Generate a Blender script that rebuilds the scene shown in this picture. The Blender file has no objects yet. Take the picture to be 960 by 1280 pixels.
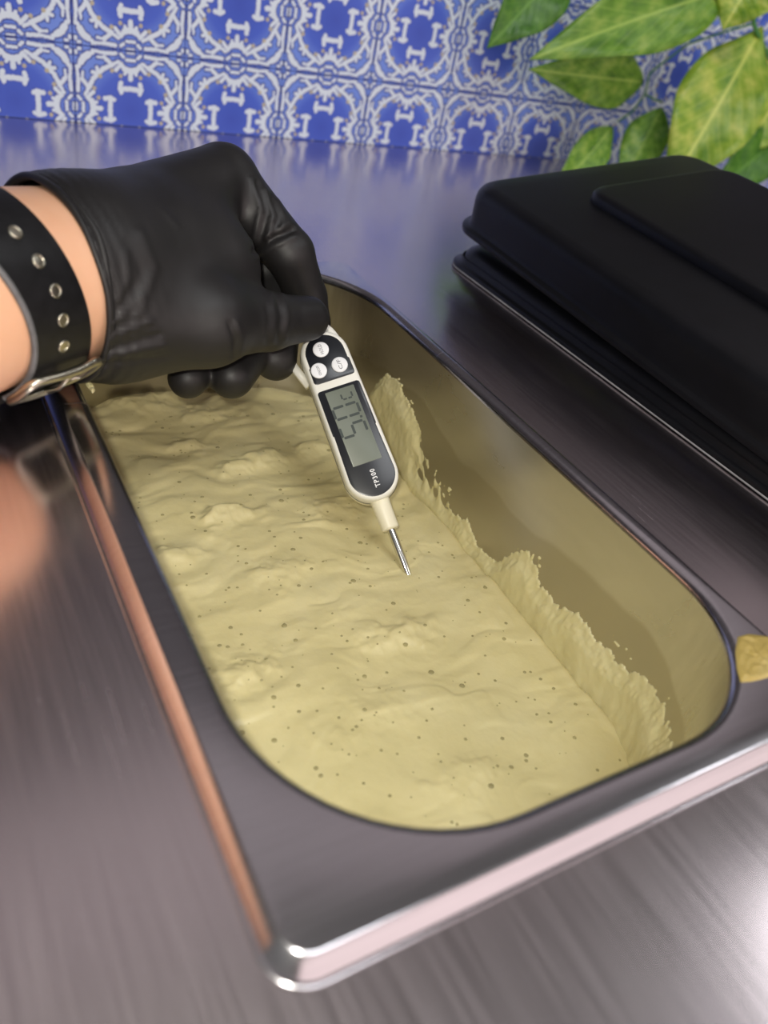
import bpy, bmesh, math, random
import numpy as np
from mathutils import Vector, Matrix

random.seed(7)
rng = np.random.default_rng(7)
S = 0.001                                     # all lengths below are written in millimetres
sc = bpy.context.scene
COL = sc.collection

# ------------------------------------------------------------------ camera
F = 997.0                                     # focal length in pixels of the 960x1280 frame
CAM = np.array([0.0, 0.0, 148.0])             # millimetres above the pan's rim
_y = np.array([-242 - 480, -269 - 640, F]); _y /= np.linalg.norm(_y)
_x = np.array([2261 - 480, 319 - 640, F]); _x -= _x.dot(_y) * _y; _x /= np.linalg.norm(_x)
_z = np.cross(_x, _y)
R = np.stack([_x, _y, _z], 1)                 # camera (right, down, forward) = R @ world

cd = bpy.data.cameras.new('camera')
cam = bpy.data.objects.new('camera', cd); COL.objects.link(cam)
m3 = Matrix((R[0], -R[1], -R[2])).transposed()
cam.matrix_world = Matrix.Translation(Vector(CAM * S)) @ m3.to_4x4()
cd.sensor_fit = 'AUTO'; cd.sensor_width = 36.0; cd.lens = F / 1280 * 36.0
cd.clip_start = 0.005; cd.clip_end = 30
cd.dof.use_dof = True; cd.dof.focus_distance = 0.33; cd.dof.aperture_fstop = 9.0
sc.camera = cam

# ------------------------------------------------------------------ world, lights, exposure
w = bpy.data.worlds.new('world'); sc.world = w; w.use_nodes = True
w.node_tree.nodes['Background'].inputs[0].default_value = (0.50, 0.46, 0.48, 1)
w.node_tree.nodes['Background'].inputs[1].default_value = 0.10
sc.view_settings.view_transform = 'Standard'
sc.view_settings.look = 'None'
sc.view_settings.gamma = 1.0
sc.view_settings.use_curve_mapping = False
sc.view_settings.exposure = 0.0


def area(name, loc, target, sx, sy, watts, color=(1, 1, 1), shape='RECTANGLE'):
    d = bpy.data.lights.new(name, 'AREA'); d.shape = shape; d.size = sx * S; d.size_y = sy * S
    d.energy = watts; d.color = color
    o = bpy.data.objects.new(name, d); COL.objects.link(o)
    o.location = Vector(loc) * S
    o.rotation_euler = (Vector(target) - Vector(loc)).to_track_quat('-Z', 'Y').to_euler()
    return o


def at(px, py, D):                            # a picture point at a depth (mm along the view axis)
    return R.T @ np.array([(px - 480) / F * D, (py - 640) / F * D, D]) + CAM


def on_plane(px, py, p, n):
    d = R.T @ np.array([px - 480, py - 640, F]); n = np.array(n, float)
    return CAM + d * (np.dot(np.array(p, float) - CAM, n) / d.dot(n))


def proj(P):
    q = (np.asarray(P, float) - CAM) @ R.T
    return np.stack([480 + F * q[..., 0] / q[..., 2], 640 + F * q[..., 1] / q[..., 2]], -1)


# the phone's own small lamp, just beside the lens, a far ceiling lamp, and two fill lights added for brightness
flash_at = CAM + R.T @ np.array([-11, -13, -4.0])
area('phone_lamp', flash_at, at(420, 620, 330), 9, 9, 0.62, (1.0, 0.97, 0.86), 'DISK')
area('overhead_fill', (300, -250, 1480), (330, 200, 0), 700, 700, 13.5, (0.96, 0.98, 1.0))  # overhead fill, added to make up brightness on batter and tiles
area('far_ceiling_lamp', (1520, -30, 1470), (300, 300, 0), 560, 300, 4.0, (0.97, 0.98, 1.0))
area('front_pink_fill', (800, -1280, 640), (800, 0, 600), 3000, 1400, 17.0, (1.0, 0.82, 0.79))  # added broad pink glow behind the camera


# ------------------------------------------------------------------ helpers
def prop(o, label=None, cat=None, group=None, kind=None):
    if label: o['label'] = label
    if cat: o['category'] = cat
    if group: o['group'] = group
    if kind: o['kind'] = kind
    return o


def empty(name, loc=(0, 0, 0), label=None, cat=None, group=None):
    o = bpy.data.objects.new(name, None); COL.objects.link(o); o.location = Vector(loc) * S
    o.empty_display_size = 0.01
    return prop(o, label, cat, group)


def mesh_obj(name, V, Fc, mat, parent=None, smooth=True, origin=None, up=None):
    V = np.asarray(V, float)
    if parent is not None and origin is None:
        origin = np.array(parent.matrix_basis.translation) / S
        p = parent.parent
        while p is not None:
            origin = origin + np.array(p.matrix_basis.translation) / S; p = p.parent
        loc = (0, 0, 0)
    elif origin is not None and parent is None:
        origin = np.array(origin, float); loc = tuple(origin * S)
    else:
        origin = np.zeros(3); loc = (0, 0, 0)
    me = bpy.data.meshes.new(name)
    me.from_pydata([tuple(v) for v in (V - origin) * S], [], [tuple(int(i) for i in f) for f in Fc])
    me.update()
    bm = bmesh.new(); bm.from_mesh(me); bmesh.ops.recalc_face_normals(bm, faces=bm.faces); bm.to_mesh(me); bm.free()
    if up is not None:                          # open sheets: make sure the front side faces up / inwards
        nn = np.array([tuple(p.normal * p.area) for p in me.polygons]).sum(0)
        if nn.dot(up) < 0: me.flip_normals()
    if smooth:
        me.polygons.foreach_set('use_smooth', [True] * len(me.polygons))
    if mat: me.materials.append(mat)
    o = bpy.data.objects.new(name, me); COL.objects.link(o); o.location = loc
    if parent is not None: o.parent = parent
    return o


def flip_check(o, outward_from=None):
    return o


class MB:                                      # collects shapes into one mesh
    def __init__(s): s.V = []; s.F = []

    def add(s, V, Fc):
        b = len(s.V); s.V += [tuple(v) for v in V]; s.F += [tuple(i + b for i in f) for f in Fc]; return s

    def loft(s, rings, closed=True, cap0=False, cap1=False):
        b = len(s.V); n = len(rings[0])
        for r in rings: s.V += [tuple(v) for v in r]
        for i in range(len(rings) - 1):
            for j in range(n if closed else n - 1):
                k = (j + 1) % n
                s.F.append((b + i * n + j, b + i * n + k, b + (i + 1) * n + k, b + (i + 1) * n + j))
        if cap0: s.F.append(tuple(b + j for j in range(n))[::-1])
        if cap1: s.F.append(tuple(b + (len(rings) - 1) * n + j for j in range(n)))
        return s

    def tube(s, pts, rad, n=12, caps=True, closed=False, flat=None):
        pts = [np.array(p, float) for p in pts]; m = len(pts)
        rad = [rad] * m if np.isscalar(rad) else rad
        rings = []; u = None
        for i, p in enumerate(pts):
            a = pts[(i - 1) % m] if (closed or i > 0) else p
            c = pts[(i + 1) % m] if (closed or i < m - 1) else p
            t = c - a; t /= np.linalg.norm(t) + 1e-12
            if u is None:
                u = np.cross(t, (0, 0, 1.0))
                if np.linalg.norm(u) < .05: u = np.cross(t, (0, 1.0, 0))
            u = u - u.dot(t) * t; u /= np.linalg.norm(u); v = np.cross(t, u)
            rings.append([p + rad[i] * (math.cos(q) * u + math.sin(q) * v) for q in np.linspace(0, 2 * math.pi, n, endpoint=False)])
        if closed: rings.append(rings[0])
        return s.loft(rings, True, caps and not closed, caps and not closed)

    def obj(s, name, mat, parent=None, smooth=True, origin=None):
        return mesh_obj(name, s.V, s.F, mat, parent, smooth, origin)


def sharp(o, deg=35):
    me = o.data
    try: me.set_sharp_from_angle(angle=math.radians(deg))
    except Exception: pass
    return o


def rrect(x0, y0, x1, y1, r, seg=12, edge=6):  # rounded rectangle, counter-clockwise from the right end of the near side
    P = []
    for cx, cy, a0, ex, ey in ((x1 - r, y0 + r, -90, None, None), (x1 - r, y1 - r, 0, None, None), (x0 + r, y1 - r, 90, None, None), (x0 + r, y0 + r, 180, None, None)):
        for k in range(seg + 1):
            a = math.radians(a0 + 90 * k / seg)
            P.append((cx + r * math.cos(a), cy + r * math.sin(a)))
    out = []; n = len(P)
    for i in range(n):                          # subdivide the straight runs
        out.append(P[i])
        if i % (seg + 1) == seg:
            q = P[(i + 1) % n]
            for e in range(1, edge): out.append((P[i][0] + (q[0] - P[i][0]) * e / edge, P[i][1] + (q[1] - P[i][1]) * e / edge))
    return out


def ring(x0, y0, x1, y1, r, z, **k): return [(x, y, z) for x, y in rrect(x0, y0, x1, y1, r, **k)]


# value noise on numpy arrays
_tab = rng.random((64, 64, 8)).astype(np.float64) * 2 - 1


def noise2(x, y, k=0):
    xi = np.floor(x).astype(int); yi = np.floor(y).astype(int); fx = x - xi; fy = y - yi
    fx = fx * fx * fx * (fx * (fx * 6 - 15) + 10); fy = fy * fy * fy * (fy * (fy * 6 - 15) + 10)
    g = lambda a, b: _tab[a % 64, b % 64, k % 8]
    return (g(xi, yi) * (1 - fx) + g(xi + 1, yi) * fx) * (1 - fy) + (g(xi, yi + 1) * (1 - fx) + g(xi + 1, yi + 1) * fx) * fy


def fbm(x, y, o=4, k=0):
    s = 0; a = 1.0
    for i in range(o):
        s = s + a * noise2(x * 2 ** i + 17.3 * i, y * 2 ** i + 9.1 * i, k + i); a *= .5
    return s


def sstep(a, b, x):
    t = np.clip((x - a) / (b - a), 0, 1); return t * t * (3 - 2 * t)


# ------------------------------------------------------------------ materials
class NT:
    def __init__(s, name):
        s.m = bpy.data.materials.new(name); s.m.use_nodes = True; s.t = s.m.node_tree
        s.b = s.t.nodes['Principled BSDF']

    def n(s, typ, **kw):
        nd = s.t.nodes.new(typ)
        for k, v in kw.items(): setattr(nd, k, v)
        return nd

    def l(s, a, b): s.t.links.new(a, b)

    def math(s, op, a, b=None, c=None, clamp=False):
        nd = s.n('ShaderNodeMath', operation=op); nd.use_clamp = clamp
        for i, v in enumerate((a, b, c)):
            if v is None: continue
            if hasattr(v, 'is_output'): s.l(v, nd.inputs[i])
            else: nd.inputs[i].default_value = v
        return nd.outputs[0]

    def vmath(s, op, a, b=None, scale=None):
        nd = s.n('ShaderNodeVectorMath', operation=op)
        for i, v in enumerate((a, b)):
            if v is None: continue
            if hasattr(v, 'is_output'): s.l(v, nd.inputs[i])
            else: nd.inputs[i].default_value = v
        if scale is not None:
            if hasattr(scale, 'is_output'): s.l(scale, nd.inputs['Scale'])
            else: nd.inputs['Scale'].default_value = scale
        return nd.outputs['Value'] if op in ('LENGTH', 'DOT_PRODUCT', 'DISTANCE') else nd.outputs['Vector']

    def noise(s, scale, detail=3, vec=None, stretch=None, rough=.5):
        tc = s.n('ShaderNodeTexCoord').outputs['Object'] if vec is None else vec
        if stretch is not None:
            mp = s.n('ShaderNodeMapping'); mp.inputs['Scale'].default_value = stretch; s.l(tc, mp.inputs[0]); tc = mp.outputs[0]
        nd = s.n('ShaderNodeTexNoise'); nd.inputs['Scale'].default_value = scale; nd.inputs['Detail'].default_value = detail
        nd.inputs['Roughness'].default_value = rough
        s.l(tc, nd.inputs['Vector']); return nd.outputs['Fac']

    def ramp(s, fac, stops):
        nd = s.n('ShaderNodeValToRGB'); e = nd.color_ramp.elements
        while len(e) < len(stops): e.new(.5)
        for i, (p, c) in enumerate(stops):
            e[i].position = p; e[i].color = (*c, 1) if len(c) == 3 else c
        s.l(fac, nd.inputs[0]); return nd.outputs[0]

    def mix(s, fac, a, b):
        nd = s.n('ShaderNodeMix', data_type='RGBA')
        for i, v in ((0, fac), (6, a), (7, b)):
            if hasattr(v, 'is_output'): s.l(v, nd.inputs[i])
            else: nd.inputs[i].default_value = v if i == 0 else (*v, 1)
        return nd.outputs[2]

    def rng(s, v, a, b, c, d):
        nd = s.n('ShaderNodeMapRange'); s.l(v, nd.inputs[0])
        for i, q in enumerate((a, b, c, d)): nd.inputs[1 + i].default_value = q
        return nd.outputs[0]

    def bump(s, h, strength=.3, dist=.001):
        nd = s.n('ShaderNodeBump'); nd.inputs['Strength'].default_value = strength; nd.inputs['Distance'].default_value = dist
        s.l(h, nd.inputs['Height']); s.l(nd.outputs[0], s.b.inputs['Normal']); return s

    def set(s, **kw):
        names = dict(color='Base Color', metal='Metallic', rough='Roughness', sss='Subsurface Weight', spec='Specular IOR Level',
                     coat='Coat Weight', sheen='Sheen Weight', aniso='Anisotropic', coat_rough='Coat Roughness', tang='Tangent')
        for k, v in kw.items():
            i = s.b.inputs[names[k]]
            if hasattr(v, 'is_output'): s.l(v, i)
            elif k == 'color': i.default_value = (*v, 1)
            else: i.default_value = v
        return s


def plain(name, color, rough=.5, metal=0, spec=.5, vary=.06, scale=60, bump=0):
    t = NT(name); f = t.noise(scale, 3)
    c = np.array(color)
    t.set(color=t.ramp(f, [(.3, tuple(c * (1 - vary))), (.7, tuple(np.minimum(c * (1 + vary), 1)))]), rough=rough, metal=metal, spec=spec)
    if bump: t.bump(t.noise(scale * 6, 2), bump, .0004)
    return t.m


def steel(name, base, rough, streak_axis='y', streak=.1, brush=.06, film=False, blotch=.05, scratch=.12):
    t = NT(name)
    st = (90, 3, 8) if streak_axis == 'y' else (3, 90, 8)
    a = t.noise(8, 4, stretch=st); bl = t.noise(9, 3)
    ro = t.math('ADD', t.rng(a, .3, .7, rough - streak / 2, rough + streak / 2), t.rng(bl, .3, .7, -blotch, blotch))
    mp = t.n('ShaderNodeMapping'); mp.inputs['Rotation'].default_value = (0, 0, .35); mp.inputs['Scale'].default_value = (14, 260, 14)
    t.l(t.n('ShaderNodeTexCoord').outputs['Object'], mp.inputs[0])
    scr_ = t.math('MULTIPLY', t.rng(t.noise(1.0, 2, vec=mp.outputs[0]), .66, .74, 0, 1), t.rng(t.noise(14, 2), .52, .66, 0, 1))
    ro = t.math('ADD', ro, t.math('MULTIPLY', scr_, scratch))
    c = np.array(base)
    col = t.ramp(a, [(.3, tuple(c * .93)), (.7, tuple(c * 1.06))])
    if film:                                    # dried film of batter on the lower wall of the basin
        z = t.n('ShaderNodeSeparateXYZ'); t.l(t.n('ShaderNodeTexCoord').outputs['Object'], z.inputs[0])
        e = t.math('ADD', z.outputs[2], t.rng(t.noise(16, 2), .3, .7, -.006, .006))
        mask = t.rng(e, -.0315, -.0295, 1.0, 0.0)
        col = t.mix(mask, col, (.47, .44, .38)); ro = t.math('ADD', ro, t.math('MULTIPLY', mask, .04))
    t.set(color=col, metal=1.0, rough=ro)
    t.bump(t.noise(10, 3, stretch=(160, 3, 10) if streak_axis == 'y' else (3, 160, 10)), brush, .0002)
    return t.m


M = {}
M['counter'] = steel('brushed_counter_steel', (.69, .615, .635), .23, 'y', .05, .006, blotch=.03, scratch=.0)
M['rim'] = steel('pan_rim_steel', (.57, .55, .58), .19, 'x', .05, .008, blotch=.03)
M['basin'] = steel('pan_basin_steel', (.56, .54, .50), .30, 'y', .05, .01, film=True)
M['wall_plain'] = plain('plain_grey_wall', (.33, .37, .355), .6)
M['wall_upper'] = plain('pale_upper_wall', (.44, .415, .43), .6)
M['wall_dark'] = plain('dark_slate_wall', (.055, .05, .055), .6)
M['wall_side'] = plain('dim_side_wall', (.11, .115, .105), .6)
M['wall_pink'] = plain('pale_pink_wall', (.72, .58, .55), .6)
M['floor'] = plain('grey_floor', (.2, .19, .18), .5)
M['grout'] = plain('blue_joint', (.06, .09, .32), .6)
M['white_plastic'] = plain('white_plastic', (.80, .79, .72), .38, vary=.02)
M['cream_plastic'] = plain('cream_plastic', (.78, .73, .56), .4, vary=.02)
M['black_label'] = plain('black_label', (.010, .011, .015), .30, vary=.2)
M['lcd'] = plain('lcd_grey_green', (.165, .185, .150), .30, vary=.03)
M['lcd_ink'] = plain('lcd_ink', (.035, .045, .04), .5)
M['ink'] = plain('grey_print', (.10, .10, .12), .5)
M['white_print'] = plain('white_print', (.85, .85, .85), .5)
M['button'] = plain('white_button', (.82, .83, .85), .4, vary=.02)
M['chrome'] = plain('bright_steel', (.72, .71, .69), .12, 1, vary=.03)
M['buckle'] = plain('worn_nickel', (.50, .47, .38), .28, 1, vary=.15, scale=200)
M['leather'] = plain('black_leather', (.006, .006, .007), .40, vary=.3, scale=300, bump=.08, spec=.35)
M['leather_edge'] = plain('grey_leather_edge', (.10, .10, .105), .4, vary=.2, scale=300)
M['lid'] = plain('black_polycarbonate', (.0035, .0038, .0055), .38, vary=.2, scale=90, bump=.02, spec=.35)
M['lid_edge'] = plain('grey_lid_edge', (.30, .30, .31), .35, vary=.2)


def skin_mat():
    t = NT('skin')
    a = t.noise(35, 4); b = t.noise(900, 3)
    t.set(color=t.ramp(a, [(.25, (.66, .36, .22)), (.55, (.72, .42, .27)), (.8, (.74, .40, .28))]), rough=.48, sss=.12, spec=.35)
    t.b.inputs['Subsurface Radius'].default_value = (.006, .002, .001)
    t.b.inputs['Subsurface Scale'].default_value = .5
    t.bump(b, .15, .0003)
    return t.m


def glove_mat():
    t = NT('black_nitrile')
    a = t.noise(40, 4)
    t.set(color=t.ramp(a, [(.3, (.0095, .009, .0095)), (.7, (.014, .013, .0135))]), rough=t.rng(a, .3, .7, .45, .55), spec=.45)
    t.bump(t.noise(1500, 2), .12, .0002)
    return t.m


def batter_mat(name, c0, c1, c2):
    t = NT(name)
    a = t.noise(28, 5, rough=.6)
    t.set(color=t.ramp(a, [(.25, c0), (.5, c1), (.75, c2)]), rough=t.rng(t.noise(90, 3), .3, .7, .36, .52), sss=.15, spec=.4)
    t.b.inputs['Subsurface Radius'].default_value = (.004, .003, .0015)
    t.b.inputs['Subsurface Scale'].default_value = .5
    t.bump(t.noise(420, 4), .25, .0006)
    return t.m


M['skin'] = skin_mat(); M['glove'] = glove_mat()
M['batter'] = batter_mat('batter', (.55, .475, .235), (.61, .53, .275), (.65, .575, .32))
M['smear'] = batter_mat('batter_smear', (.58, .515, .26), (.64, .575, .31), (.68, .62, .37))
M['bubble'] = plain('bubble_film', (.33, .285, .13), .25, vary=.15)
M['patch_ochre'] = batter_mat('mottled_ochre', (.33, .24, .06), (.44, .33, .10), (.58, .48, .22))


def tile_mat():
    t = NT('printed_blue_tile')
    uv = t.n('ShaderNodeTexCoord').outputs['UV']
    sp = t.n('ShaderNodeSeparateXYZ'); t.l(uv, sp.inputs[0])
    wob = t.noise(9, 2, vec=uv)
    au = t.math('ABSOLUTE', t.math('SUBTRACT', sp.outputs[0], .5)); av = t.math('ABSOLUTE', t.math('SUBTRACT', sp.outputs[1], .5))
    a = t.math('MAXIMUM', au, av); b = t.math('MINIMUM', au, av)
    cb = t.n('ShaderNodeCombineXYZ'); t.l(a, cb.inputs[0]); t.l(b, cb.inputs[1]); P = cb.outputs[0]

    def cap(ax, ay, bx, by, r):
        A = (ax, ay, 0); d = np.array([bx - ax, by - ay, 0.0]); L = max(d.dot(d), 1e-9)
        pa = t.vmath('SUBTRACT', P, A)
        h = t.math('DIVIDE', t.vmath('DOT_PRODUCT', pa, tuple(d)), L, clamp=True)
        q = t.vmath('SCALE', tuple(d), None, h)
        return t.math('SUBTRACT', t.vmath('LENGTH', t.vmath('SUBTRACT', pa, q)), r)
    caps = [(.188, 0, .184, .085, .021), (.152, .084, .184, .098, .019), (.184, .098, .232, .088, .020),
            (.272, 0, .345, 0, 0.0218), (.335, .0, .352, .055, 0.0252), (.352, .055, .388, .085, 0.0193), (.388, .085, .335, .134, 0.0168), (.312, .05, .345, .04, 0.0151),
            (.375, .165, .335, .245, 0.0193), (.335, .245, .29, .29, 0.0185), (.375, .165, .43, .235, 0.0176), (.43, .235, .425, .292, 0.0109), (.375, .165, .408, .108, 0.0151), (.30, .29, .34, .30, 0.0151),
            (.437, .372, .412, .412, 0.0277), (.457, .335, .437, .372, 0.0168),
            (.470, .135, .464, .235, 0.0160), (.464, .235, .474, .335, 0.0134),
            (.428, 0, .428, .035, 0.0134), (.450, .064, .470, .088, 0.0134), (.476, .440, .476, .455, 0.0126), (.484, .0, .486, .03, 0.0067)]
    d = None
    for c in caps:
        q = cap(*c)
        d = q if d is None else t.math('MINIMUM', d, q)
    d = t.math('ADD', d, t.rng(t.noise(60, 2, vec=uv), .3, .7, -.004, .004))
    white = t.rng(d, -.004, .006, 1, 0)
    line = t.math('MULTIPLY', t.rng(d, .010, .015, 1, 0), t.rng(a, .25, .33, .35, 1))
    dots = None
    for (x, y) in ((.29, .09), (.327, .167), (.272, .272)):
        q = t.vmath('LENGTH', t.vmath('SUBTRACT', P, (x, y, 0)))
        dots = q if dots is None else t.math('MINIMUM', dots, q)
    dot = t.rng(dots, .014, .022, 1, 0)
    rad = t.vmath('LENGTH', P)
    bg = t.ramp(rad, [(.0, (.060, .11, .56)), (.30, (.08, .15, .68)), (.42, (.17, .29, .82)), (.66, (.21, .34, .84))])
    c = t.mix(line, bg, (.035, .06, .36))
    c = t.mix(white, c, (.76, .86, .97))
    c = t.mix(dot, c, (.55, .50, .36))
    t.set(color=c, rough=.32, spec=.4)
    return t.m


M['tile'] = tile_mat()


def leaf_mat(name, dark, mid, light):
    t = NT(name)
    uv = t.n('ShaderNodeTexCoord').outputs['UV']; sp = t.n('ShaderNodeSeparateXYZ'); t.l(uv, sp.inputs[0])
    a = t.noise(4.5, 4, vec=uv, stretch=(1, 2.2, 1))
    col = t.ramp(a, [(.25, dark), (.5, mid), (.72, light)])
    e = t.math('ABSOLUTE', t.math('SUBTRACT', sp.outputs[0], .5))
    rib = t.rng(e, .010, .03, 1, 0)
    ph = t.math('SUBTRACT', t.math('MULTIPLY', sp.outputs[1], 9.0), t.math('MULTIPLY', e, 7.0))
    v = t.math('ABSOLUTE', t.math('SUBTRACT', t.math('FRACT', ph), .5))
    vein = t.rng(v, .0, .12, .25, 0)
    col = t.mix(t.math('MAXIMUM', t.math('MULTIPLY', rib, .6), vein), col, tuple(min(1, q * 1.3 + .02) for q in light))
    t.set(color=col, rough=.42, spec=.45)
    t.bump(t.math('ADD', v, t.noise(12, 2, vec=uv)), .35, .0012)
    t.b.inputs['Transmission Weight'].default_value = 0
    return t.m


M['leaf_dark'] = leaf_mat('leaf_dark_green', (.03, .12, .01), (.06, .19, .015), (.11, .27, .025))
M['leaf_mid'] = leaf_mat('leaf_mid_green', (.05, .15, .012), (.14, .31, .028), (.32, .47, .08))
M['leaf_light'] = leaf_mat('leaf_light_green', (.09, .24, .015), (.27, .43, .035), (.56, .62, .12))
M['stem'] = plain('green_stem', (.07, .24, .06), .45)

# ------------------------------------------------------------------ setting: counter and tiled wall
CZ = -3.2                                      # counter top
WY = 626.0                                     # wall plane
hx0, hy0, hx1, hy1 = 43.0, 54.0, 207.0, 366.0
kw = dict(seg=8, edge=8)


def counter():
    mb = MB()
    out = ring(-900, -420, 2400, WY, .01, CZ, **kw)
    mb.loft([ring(-900, -420, 2400, WY, .01, CZ - 40, **kw), out, ring(hx0, hy0, hx1, hy1, 40, CZ, **kw), ring(hx0, hy0, hx1, hy1, 40, CZ - 1.2, **kw)])
    o = mb.obj('countertop', M['counter'], None, smooth=False, origin=(300, 100, CZ))
    return prop(o, 'brushed stainless steel counter the batter pan is sunk into', 'counter')


counter()



def shell(name, V, mat, label):
    mb = MB(); mb.add(V, [(0, 1, 2, 3)])
    return prop(mb.obj(name, mat, None, smooth=False, origin=tuple(np.mean(np.array(V, float), 0))), label, None, None, 'structure')


RX0, RX1, RY0, RZ0, RZ1 = -900, 2400, -1300, -900, 1500   # the rest of the room, seen only in the steel
shell('wall_front', [(RX0, RY0, RZ0), (RX1, RY0, RZ0), (RX1, RY0, RZ1), (RX0, RY0, RZ1)], M['wall_pink'], 'pale pink wall behind the photographer')
shell('wall_left', [(RX0, RY0, RZ0), (RX0, WY, RZ0), (RX0, WY, RZ1), (RX0, RY0, RZ1)], M['wall_plain'], 'plain left wall')
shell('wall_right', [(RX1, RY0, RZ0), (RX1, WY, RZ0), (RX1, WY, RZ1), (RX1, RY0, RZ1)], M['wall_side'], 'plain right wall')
shell('ceiling', [(RX0, RY0, RZ1), (RX1, RY0, RZ1), (RX1, WY, RZ1), (RX0, WY, RZ1)], M['wall_plain'], 'plain ceiling')
shell('floor', [(RX0, RY0, RZ0), (RX1, RY0, RZ0), (RX1, WY, RZ0), (RX0, WY, RZ0)], M['floor'], 'plain grey floor')

TP = 75.5
wall = MB()
wall.add([(-900, WY + 1.0, CZ), (2400, WY + 1.0, CZ), (2400, WY + 1.0, 198), (-900, WY + 1.0, 198), (-900, WY + 1.0, 1500), (2400, WY + 1.0, 1500),
          (-900, WY + 40, CZ), (2400, WY + 40, CZ), (2400, WY + 40, 1500), (-900, WY + 40, 1500), (-900, WY + 1.0, 760), (2400, WY + 1.0, 760)],
         [(0, 1, 2, 3), (3, 2, 11, 10), (10, 11, 5, 4), (6, 7, 8, 9), (0, 6, 9, 4, 10, 3), (1, 2, 11, 5, 8, 7), (4, 9, 8, 5), (0, 1, 7, 6)])
wo = wall.obj('wall_back', M['grout'], None, smooth=False, origin=(0, WY, 0))
wo.data.materials.append(M['wall_upper']); wo.data.materials.append(M['wall_dark'])
for p in wo.data.polygons:
    if p.index != 0: p.material_index = 1
    if p.index == 1: p.material_index = 2
prop(wo, 'back wall clad in blue and white patterned tiles', None, None, 'structure')


def tile_mesh(z0, z1, va, vb):
    h = TP / 2 - .22; b = .5
    me = bpy.data.meshes.new('tile')
    V = [(-h, 0, z0), (h, 0, z0), (h, 0, z1), (-h, 0, z1), (-h, 1.0, z0), (h, 1.0, z0), (h, 1.0, z1), (-h, 1.0, z1)]
    bb = .25
    V[0] = (-h + bb, 0, z0 + bb); V[1] = (h - bb, 0, z0 + bb); V[2] = (h - bb, 0, z1 - bb); V[3] = (-h + bb, 0, z1 - bb)
    Fc = [(0, 1, 2, 3), (0, 4, 5, 1), (1, 5, 6, 2), (2, 6, 7, 3), (3, 7, 4, 0)]
    me.from_pydata([tuple(c * S for c in v) for v in V], [], Fc)
    ul = me.uv_layers.new(name='UVMap')
    for lp in me.loops:
        x, y, z = V[lp.vertex_index]
        ul.data[lp.index].uv = (x / TP + .5, va + (z - z0) / (z1 - z0) * (vb - va))
    me.materials.append(M['tile'])
    return me


ZL = 45.0                                      # height of the first tile joint
low = CZ - ZL + TP                             # visible fraction of the bottom row is cut at the counter
full = tile_mesh(-TP / 2 + .22, TP / 2 - .22, 0, 1)
cut_h = ZL - CZ
cut = tile_mesh(CZ + .1 - (ZL - TP / 2), TP / 2 - .22, (TP - cut_h) / TP, 1)
for i in range(-3, 18):
    x = 125.5 + TP * i + TP / 2
    for j in range(0, 3):
        zc = ZL - TP / 2 + TP * j
        o = bpy.data.objects.new('tile', cut if j == 0 else full); COL.objects.link(o)
        o.parent = wo; o.location = (x * S, 0, zc * S)

# ------------------------------------------------------------------ the pan
X0, Y0, X1, Y1 = 36.8, 47.3, 212.8, 372.3      # outer edge of the rim
BX0, BY0, BX1, BY1 = 50.6, 61.3, 203.0, 361.5  # upright wall of the basin
pan = empty('steel_pan', (124, 210, 0), 'rectangular stainless steel pan sunk in the counter, half full of yellow batter', 'pan')
pk = dict(seg=16, edge=24)


def outr(i, z, r): return ring(X0 + i, Y0 + i, X1 - i, Y1 - i, r, z, **pk)


def inr(i, z, r=50): return ring(BX0 + i, BY0 + i, BX1 - i, BY1 - i, max(r - i, 8), z, **pk)


rm = MB()
rr = [outr(.9, -3.2, 9.1), outr(.05, -3.18, 9.9), outr(0, -3.1, 10), outr(.12, -2.98, 9.9), outr(.62, -2.95, 9.4), outr(.8, -3.05, 9.2), outr(1.15, -3.12, 8.9), outr(1.4, -2.9, 8.6),
      outr(1.55, -2.68, 8.4), outr(4.3, -.22, 6.2), outr(4.6, -.06, 6.0), outr(5.0, 0, 5.8)]
q = 3.2
for k in range(0, 9):
    a = math.pi / 2 * k / 8
    rr.append(inr(-q * (1 - math.sin(a)), -q * (1 - math.cos(a)), 50 + 0))
rm.loft(rr)
sharp(rm.obj('rim', M['rim'], pan), 50)
bs = MB()
br = [inr(0, -q, 50)] + [inr(2.5 * k / 12, -q - 86 * k / 12, 50) for k in range(1, 13)]
for k in range(1, 7):
    a = math.pi / 2 * k / 6
    br.append(inr(2.5 + 9 * (1 - math.cos(a)), -89.2 - 9 * math.sin(a), 50))
bs.loft(br, cap1=True)
bs.obj('basin', M['basin'], pan)


def wall_inset(z): return 2.5 * np.clip((-q - z) / 86, 0, 1)


# ------------------------------------------------------------------ batter
BL = -66.0


def sd_rrect(x, y, x0, y0, x1, y1, r):
    cx, cy = (x0 + x1) / 2, (y0 + y1) / 2
    dx = np.abs(x - cx) - ((x1 - x0) / 2 - r); dy = np.abs(y - cy) - ((y1 - y0) / 2 - r)
    return np.hypot(np.maximum(dx, 0), np.maximum(dy, 0)) + np.minimum(np.maximum(dx, dy), 0) - r


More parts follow.
